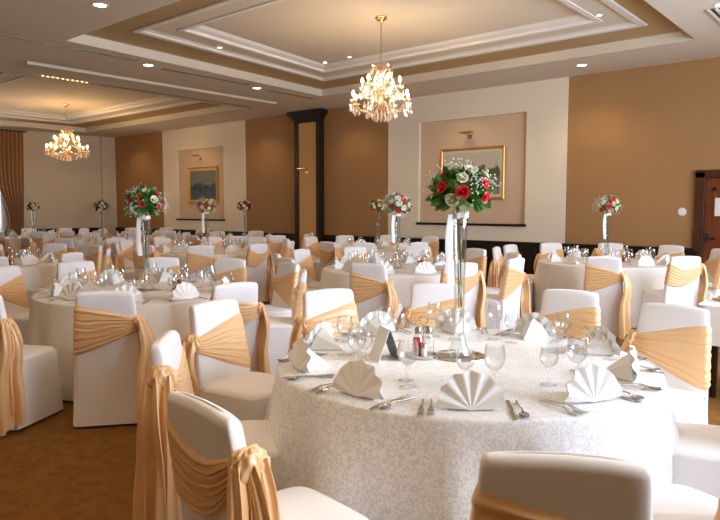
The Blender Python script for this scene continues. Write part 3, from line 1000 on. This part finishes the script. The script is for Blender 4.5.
def fib(n, rnd):
    out = []
    for i in range(n):
        z = 1 - 2 * (i + .5) / n
        a = i * 2.39996 + rnd.uniform(-.25, .25)
        r = math.sqrt(1 - z * z)
        out.append(Vector((r * math.cos(a), r * math.sin(a), z)))
    return out
def bouquet(label, loc, rad, mix, leafm, seed, nrose=26, breath=True, nleaf=170, ribbon=True, rz=0):
    rnd = random.Random(seed)
    t = thing('bouquet', label, 'bouquet', loc, rz, None)
    lf = MB()
    for d in fib(nleaf, rnd):
        if d.z < -.75: continue
        base = d * rad * rnd.uniform(.45, .75); base.z *= .72
        up = (d + Vector((rnd.uniform(-.5, .5), rnd.uniform(-.5, .5), rnd.uniform(-.4, .4)))).normalized()
        side = up.cross(Vector((rnd.uniform(-1, 1), rnd.uniform(-1, 1), rnd.uniform(-1, 1)))).normalized()
        nrm = up.cross(side)
        L = rad * rnd.uniform(.34, .54); W = L * .25
        vs = []; 
        for q in range(5):
            s = q / 4; w = W * math.sin(PI * (s * .92 + .06)); 
            p = base + up * L * s + nrm * (.16 * L * s * s)
            vs += [p - side * w + nrm * w * .25, p, p + side * w + nrm * w * .25]
        fs = []
        for q in range(4):
            fs += [(3 * q, 3 * q + 1, 3 * q + 4, 3 * q + 3), (3 * q + 1, 3 * q + 2, 3 * q + 5, 3 * q + 4)]
        lf.add(vs, fs)
    lf.ellipsoid((0, 0, 0), rad * .62, rad * .62, rad * .48, 14, 10)
    lf.build('foliage', leafm, t)
    i = 0
    for d in fib(nrose, rnd):
        if d.z < -.6: continue
        s = rose_src[mix[i % len(mix)]]; i += 1
        o = s.copy(); scene.collection.objects.link(o); o.parent = t
        dd = d.copy(); dd.z *= .78
        o.location = dd * rad * rnd.uniform(.80, .95)
        o.rotation_euler = d.to_track_quat('Z', 'Y').to_euler()
        sc = rad / .145 * rnd.uniform(.68, .94) * (1.12 if nrose == 36 else 1)
        o.scale = (sc, sc, sc)
    if breath:
        bb = MB()
        for q in range(13):
            d = Vector((rnd.gauss(0, 1), rnd.gauss(0, 1), rnd.gauss(.1, .7))).normalized(); d.z *= .8
            for w in range(44):
                p = d * rad * rnd.uniform(.82, 1.05) + Vector((rnd.gauss(0, .024), rnd.gauss(0, .024), rnd.gauss(0, .024))) * (rad / .145)
                bb.ellipsoid(p, .0042, .0042, .0042, 5, 3)
        o = bb.build('filler_blossom', M['breath'], t); o['kind'] = 'stuff'
    if ribbon:
        def bow(u, v):
            a = 2 * PI * u
            return (.040 * math.cos(a) * (1 + .1 * math.sin(7 * a)), .040 * math.sin(a) * (1 + .1 * math.cos(5 * a)), -rad * .68 - .030 * v + .004 * math.sin(6 * a))
        rb = MB().grid(bow, 36, 4, cu=True).build('ribbon', M['ribbon'], t)
        def strip(u, v):
            th = 2 * PI * u
            w = .019 * math.cos(th); d = .002 * math.sin(th)
            z = -rad * .68 - .012 - .34 * v
            return (-.050 - .012 * math.sin(v * PI) + w, -.012 + d + .006 * math.sin(v * 6 + 18 * w), z)
        MB().grid(strip, 12, 24, cu=True).build('ribbon_tail', M['ribbon'], rb)
    return t
VP = [(r_, z_ * 1.055) for r_, z_ in [(.0006, .004), (.058, .002), (.060, .006), (.052, .022), (.036, .055), (.027, .10), (.0245, .16), (.0255, .30), (.029, .45), (.034, .60), (.037, .672), (.0345, .672), (.0315, .60), (.0265, .45), (.023, .30), (.022, .16), (.0235, .105), (.0006, .09)]]
vase_hi = MB().lathe(VP, 32).build('vase_body', M['vase_glass'])
vase_lo = vase_hi
def make_stems():
    b = MB(); rnd = random.Random(3)
    for i in range(5):
        a = rnd.uniform(0, 6.28); a2 = a + 2.6
        b.tube([(.020 * math.cos(a), .020 * math.sin(a), .725), (.010 * math.cos(a + 1), .010 * math.sin(a + 1), .45), (.012 * math.cos(a2), .012 * math.sin(a2), .24)], .0022, 5)
    return b.build('flower_stem', M['stem'])
stems_src = make_stems()
mirror_src = MB().lathe([(.0008, .004), (.128, .004), (.134, .0025), (.135, 0), (.0008, 0)], 48).build('mirror_plate', M['mirror'])

BQ = {'near': ('large bouquet of red and white roses on the near table', .150, 'rwwrrw', 'leaf', 1.0),
      'left': ('red and white rose bouquet on the left table', .165, 'rrwrwr', 'leaf', 1.0),
      'middle': ('white and red rose bouquet on the middle table', .165, 'wwrwrw', 'leaf', 1.0),
      'right': ('red and white bouquet before the tan wall at right', .155, 'wrrcww', 'leaf', 1.0),
      'niche': ('red and white bouquet below the far left painting', .155, 'rwwrcw', 'leaf', 1.0),
      'cream': ('smaller looking bouquet just left behind the middle bouquet', .155, 'wrwcrw', 'leaf', 1.0),
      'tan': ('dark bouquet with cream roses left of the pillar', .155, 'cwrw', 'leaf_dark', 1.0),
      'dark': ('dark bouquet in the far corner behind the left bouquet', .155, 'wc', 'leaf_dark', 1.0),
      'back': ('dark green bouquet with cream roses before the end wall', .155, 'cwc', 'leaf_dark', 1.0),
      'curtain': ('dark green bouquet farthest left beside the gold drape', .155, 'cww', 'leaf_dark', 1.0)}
VLAB = {'near': 'tall clear trumpet vase on the near table', 'left': 'tall clear trumpet vase on the left table', 'middle': 'tall clear trumpet vase on the middle table',
        'right': 'tall clear vase before the tan wall at right', 'niche': 'tall clear vase below the far left painting', 'cream': 'clear vase left behind the middle bouquet',
        'tan': 'clear vase left of the dark pillar', 'dark': 'clear vase in the far corner behind left bouquet', 'back': 'clear vase before the far end wall', 'curtain': 'clear vase farthest left beside the gold drape'}
first = True
for n_, (k, (lab, rad, mix, lm, s)) in enumerate(BQ.items()):
    c = TABLES[k][0]
    x, y = (c[0] - .068, c[1] + .075) if k == 'near' else (c[0] - .02, c[1] + .02)
    det = TABLES[k][3]
    mo = cp(mirror_src, (x, y, TZ + .001), 0)
    tag(mo, 'round mirror plate under ' + VLAB[k].replace('tall ', ''), 'mirror plate', 'round mirror plates')
    vt = thing('trumpet_vase', VLAB[k], 'vase', (x, y, TZ + .006), 0, 'tall vases')
    o = vase_hi.copy(); scene.collection.objects.link(o); o.parent = vt
    vz = 1.0 if k == 'near' else .93
    o.scale = (1, 1, vz)
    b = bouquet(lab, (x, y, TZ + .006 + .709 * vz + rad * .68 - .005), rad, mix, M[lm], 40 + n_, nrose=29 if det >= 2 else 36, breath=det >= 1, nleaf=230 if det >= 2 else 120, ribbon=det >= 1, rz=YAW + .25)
    b['group'] = 'bouquets in tall vases'
    o = stems_src.copy(); scene.collection.objects.link(o); o.parent = b
    o.location = (0, 0, -(.709 + rad * .68 - .005))
for o in list(rose_src.values()) + [stems_src, mirror_src, vase_hi, fork_p, knife_p, spoon_p, gob_hi, gob_lo, tum_hi] + [napkin_proto] + [c_ for c_, _ in napkin_tree]:
    bpy.data.objects.remove(o)

# ------------------------------------------------------------------ chairs round the tables
CH = []
PTS = []
def chair(k, bx, by, f, high=False):
    PTS.append((bx, by))
    REG.append((place_chair(bx, by, f, high), 'chair', k, 0))
c = TABLES['near'][0]
for (bx, by, f) in ((-.565, 1.365, 120), (-1.52, 1.09, 82), (-2.44, 1.57, 45), (-3.14, 2.36, 8), (-3.00, 3.20, -20), (-2.62, 3.95, -54), (-1.73, 4.22, -86), (-1.01, 3.95, -97), (-.32, 3.20, -160), (-.23, 2.14, 158)):
    chair('near', bx, by, f, bx in (-1.52, -2.44))
c = TABLES['left'][0]
for a, r, df in ((-71, 1.66, 10), (-41.5, 1.49, 4), (-5, 1.40, -4), (40, 1.40, 6), (76, 1.45, 0), (110, 1.4, 4), (142, 1.52, 0), (178, 1.40, -4), (206, 1.5, 6)):
    chair('left', c[0] + r * math.cos(R(a)), c[1] + r * math.sin(R(a)), a + 180 + df)
rj = random.Random(5)
for k, (c, ph, a0, det) in TABLES.items():
    if k in ('near', 'left'): continue
    for i in range(10):
        r = 1.47 + rj.uniform(-.03, .04)
        if k == 'middle' and i == 0: r = 1.52
        if k == 'right' and i == 0: r = 1.60
        best = None
        for da in (0, 5, -5, 10, -10):
            a = a0 + 36 * i + da
            x, y = c[0] + r * math.cos(R(a)), c[1] + r * math.sin(R(a))
            m = min([math.hypot(x - p, y - q) for p, q in PTS] + [9])
            if y > YW - .16 or x < XE + .3 or (-11.5 < x < -10.0 and y > 10.45): m = 0
            if best is None or m > best[0] + .04: best = (m, x, y, a)
            if best[0] > .62: break
        df = rj.uniform(-9, 9)
        if best[0] < .47: continue
        chair(k, best[1], best[2], best[3] + 180 + df, i % 4 == 1)

# ------------------------------------------------------------------ small things on the two nearest tables
def cruet(label, loc, rz, liquids, group='cruet sets'):
    t = thing('cruet_set', label, 'cruet set', loc, rz, group)
    t.scale = (1.3, 1.3, 1.3)
    MB().lathe([(.0006, 0), (.047, 0), (.05, .004), (.05, .014), (.046, .014), (.046, .005), (.0006, .005)], 28).build('tray', M['steel'], t)
    for i, l in enumerate(liquids):
        x = -.020 if i == 0 else .020
        if len(liquids) == 1: x = 0
        b = MB().lathe([(.0006, .006), (.018, .006), (.0195, .012), (.019, .070), (.017, .075), (.0006, .075)], 16, x, 0, 0).build('bottle', M[l], t)
        MB().lathe([(.0202, .006), (.0205, .074), (.012, .088), (.012, .095)], 18, x, 0, 0).build('bottle_glass', M['glass'], b)
        MB().lathe([(.013, .090), (.0135, .108), (.010, .115), (.0006, .117)], 16, x, 0, 0).build('cap', M['steel'], b)
    for i, yy in enumerate((-.028, .028)):
        s = MB().lathe([(.0006, .006), (.011, .006), (.011, .045), (.0006, .046)], 14, 0, yy, 0).build('shaker', M['ash'], t)
        MB().lathe([(.0118, .042), (.0118, .052), (.006, .060), (.0006, .061)], 14, 0, yy, 0).build('shaker_cap', M['steel'], s)
    pts = [(0, 0, .006), (0, 0, .125)] + [(.016 * math.sin(q), 0, .141 - .016 * math.cos(q)) for q in [2 * PI * z / 14 for z in range(15)]]
    MB().tube(pts, .0022, 6).build('loop_handle', M['steel'], t)
cruet('cruet set with red bottle beside the near mirror plate', (-1.80, 2.60, TZ + .001), R(40), ['red_liquid', 'glass'])
cruet('cruet set with amber bottles on the left table', (-4.93, 3.33, TZ + .001), R(50), ['amber_liquid', 'amber_liquid'])
cruet('cruet set with red bottle on the middle table', (-4.52, 6.48, TZ + .001), R(20), ['red_liquid', 'amber_liquid'])
cruet('cruet set with dark bottle on the left edge table', (-8.55, 3.35, TZ + .001), R(20), ['red_liquid', 'amber_liquid'])
cruet('cruet set with amber bottle on the back right table', (-2.93, 8.98, TZ + .001), R(20), ['amber_liquid', 'amber_liquid'])
# tent card
tcard = thing('menu_card', 'white tent card with dark inner side beside the near cruet set', 'menu card', (-1.925, 2.455, TZ + .001), YAW + R(18))
for s, nm, mm in ((-1, 'card_panel', 'card_white'), (1, 'card_panel', 'card_dark')):
    v = []
    for dx in (0, .0025):
        v += [(s * .055 + dx * s, -.07, 0), (s * .055 + dx * s, .07, 0), (.001 * s + dx * s, .07, .15), (.001 * s + dx * s, -.07, .15)]
    MB().add(v, [(0, 1, 2, 3), (4, 7, 6, 5), (0, 4, 5, 1), (1, 5, 6, 2), (2, 6, 7, 3), (3, 7, 4, 0)]).build(nm, M[mm], tcard, smooth=False)

# serving table with a short cloth at the right edge
st = thing('serving_table', 'square serving table with short white cloth at the right edge', 'table', (-.78, 5.92, 0))
MB().box(-.44, .44, -.44, .44, .70, .735).build('tabletop', M['dark_wood'], st, smooth=False)
for sx in (-1, 1):
    for sy in (-1, 1):
        MB().box(sx * .36 - .025, sx * .36 + .025, sy * .3 - .025, sy * .3 + .025, 0, .70).build('leg', M['dark_wood'], st, smooth=False)
def drape(u, v):
    x_, y_ = sq(2 * PI * u, 14)
    k = 1 if v < .5 else 1
    if v < .25:
        s = v / .25; return (.455 * x_ * max(s, .01), .455 * y_ * max(s, .01), .74)
    s = (v - .25) / .75
    w = .455 + .012 + .02 * s + .012 * s * math.sin(2 * PI * u * 16)
    return (w * x_, w * y_, .74 - .30 * s)
cl_ = MB().grid(drape, 120, 13, cu=True).build('short_tablecloth', M['far_cloth'])
cl_.location = (-.78, 5.92, 0)
tag(cl_, 'short white cloth over the serving table at right edge', 'tablecloth')
nt_ = thing('folded_napkin', 'white napkin with gold lining folded on the serving table', 'napkin', (-1.04, 5.86, .742), R(35))
def pil(u, v):
    x = -.14 + .28 * u; y = -.10 + .20 * v
    e = math.sin(PI * u) ** .5 * math.sin(PI * v) ** .5 if 0 < u < 1 and 0 < v < 1 else 0
    return (x, y, .012 + .07 * e + .008 * math.sin(9 * u + 5 * v))
MB().grid(pil, 18, 14).build('top_fold', M['napkin'], nt_)
MB().box(-.145, .145, -.105, .105, 0, .012).build('gold_lining', M['pale_yellow'], nt_, smooth=False)

# ------------------------------------------------------------------ which of the repeats the picture shows, and what each is called
bpy.context.view_layer.update()
rot = cam.rotation_euler.to_matrix()
# repeats the photograph shows nothing of (wholly outside the frame or behind other things)
UNSEEN = set([36, 82, 92, 93, 97, 98, 102, 107, 118, 131, 133, 146, 147, 148, 149, 150, 151, 152, 153, 154, 155, 156, 157, 158, 159, 160, 170, 221, 255, 257, 271, 275, 277, 287, 293, 295, 299, 304, 305, 317, 327, 329, 333, 337, 339, 347, 349, 376, 377, 378, 379, 451, 452, 453])
def px_of(o):
    p = o.matrix_world.translation - CAM
    l = rot.transposed() @ p
    return FPX * l.x / -l.z if l.z < 0 else 9e9
def side(k, o):
    cx, cy = TABLES[k][0]
    p = o.matrix_world.translation
    fwd = Vector((cx, cy)).normalized()
    return 'near' if (Vector((p.x, p.y)) - Vector((cx, cy))).dot(fwd) < 0 else 'far'
ORD = ['leftmost', 'second from left', 'third from left', 'fourth from left', 'fifth from left', 'sixth from left', 'seventh from left', 'eighth from left']
def ordinals(items):
    out = {}
    for k in TABLES:
        for s in ('near', 'far'):
            row = sorted([i for i in items if i[2] == k and side(k, i[0]) == s], key=lambda i: px_of(i[0]))
            for n, i in enumerate(row):
                out[i[0].name] = ('only one' if len(row) == 1 else ORD[n], s)
    return out
gone = []
places = {}
seen = []
for n, it in enumerate(REG):
    (gone if n in UNSEEN else seen).append(it)
chairs = [i for i in seen if i[1] == 'chair']
naps = [i for i in seen if i[1] == 'napkin']
oc, on = ordinals(chairs), ordinals(naps)
for i in naps: places[(i[2], i[3])] = on[i[0].name]
CNAME = {'near': 'round damask tablecloth on the near table in the foreground', 'left': 'ivory round tablecloth on the left table with amber bottles',
         'edge': 'ivory round tablecloth cut off by the left picture edge', 'middle': 'white round tablecloth on the middle table behind the near table',
         'right': 'white round tablecloth on the back right table before tan wall', 'niche': 'ivory round tablecloth on the table before the pillar',
         'cream': 'round tablecloth on the wall table right of pillar', 'tan': 'round tablecloth on the wall table left of pillar',
         'dark': 'round tablecloth on the far corner table', 'back': 'round tablecloth on the far table nearer the corner', 'curtain': 'round tablecloth on the far table near the drape'}
for (o, ty, k, i) in seen:
    T = TABLES[k][1]
    if ty == 'cloth': tag(o, CNAME[k], 'tablecloth', 'round tablecloths')
    elif ty == 'chair':
        od, s = oc[o.name]
        tag(o, 'gold-sashed white chair, %s on %s side of %s' % (od, s, T), 'chair', 'chairs around the ' + T)
    elif ty == 'napkin':
        od, s = on[o.name]
        tag(o, 'fan folded white napkin, %s on %s side of %s' % (od, s, T), 'napkin', 'napkins on the ' + T)
    else:
        nm = {'fork': 'inner steel fork' if k == 'near' else 'steel fork', 'salad fork': 'outer steel fork', 'spoon': 'steel spoon', 'knife': 'steel knife', 'goblet': 'large wine glass', 'tumbler': 'small stemmed glass'}[ty]
        cat = {'fork': 'fork', 'salad fork': 'fork', 'spoon': 'spoon', 'knife': 'knife', 'goblet': 'wine glass', 'tumbler': 'small glass'}[ty]
        pl = places.get((k, i))
        if pl is None:
            # its napkin is hidden: name the place by the table side and the angle order among such places
            pl = ('hidden napkin place', side(k, o))
            lab = '%s whose napkin is hidden, %s side of %s' % (nm, pl[1], T)
        else:
            lab = '%s at napkin %s, %s side of %s' % (nm, pl[0], pl[1], T)
        tag(o, lab, cat, '%ss on the %s' % (cat.replace('knife', 'knive').replace('glass', 'glasse'), T))
_p = {}
for ob in list(scene.collection.objects):
    if ob.parent: _p.setdefault(ob.parent.name, []).append(ob)
def rm(o):
    for ch in _p.get(o.name, []): rm(ch)
    bpy.data.objects.remove(o)
for it in gone: rm(it[0])
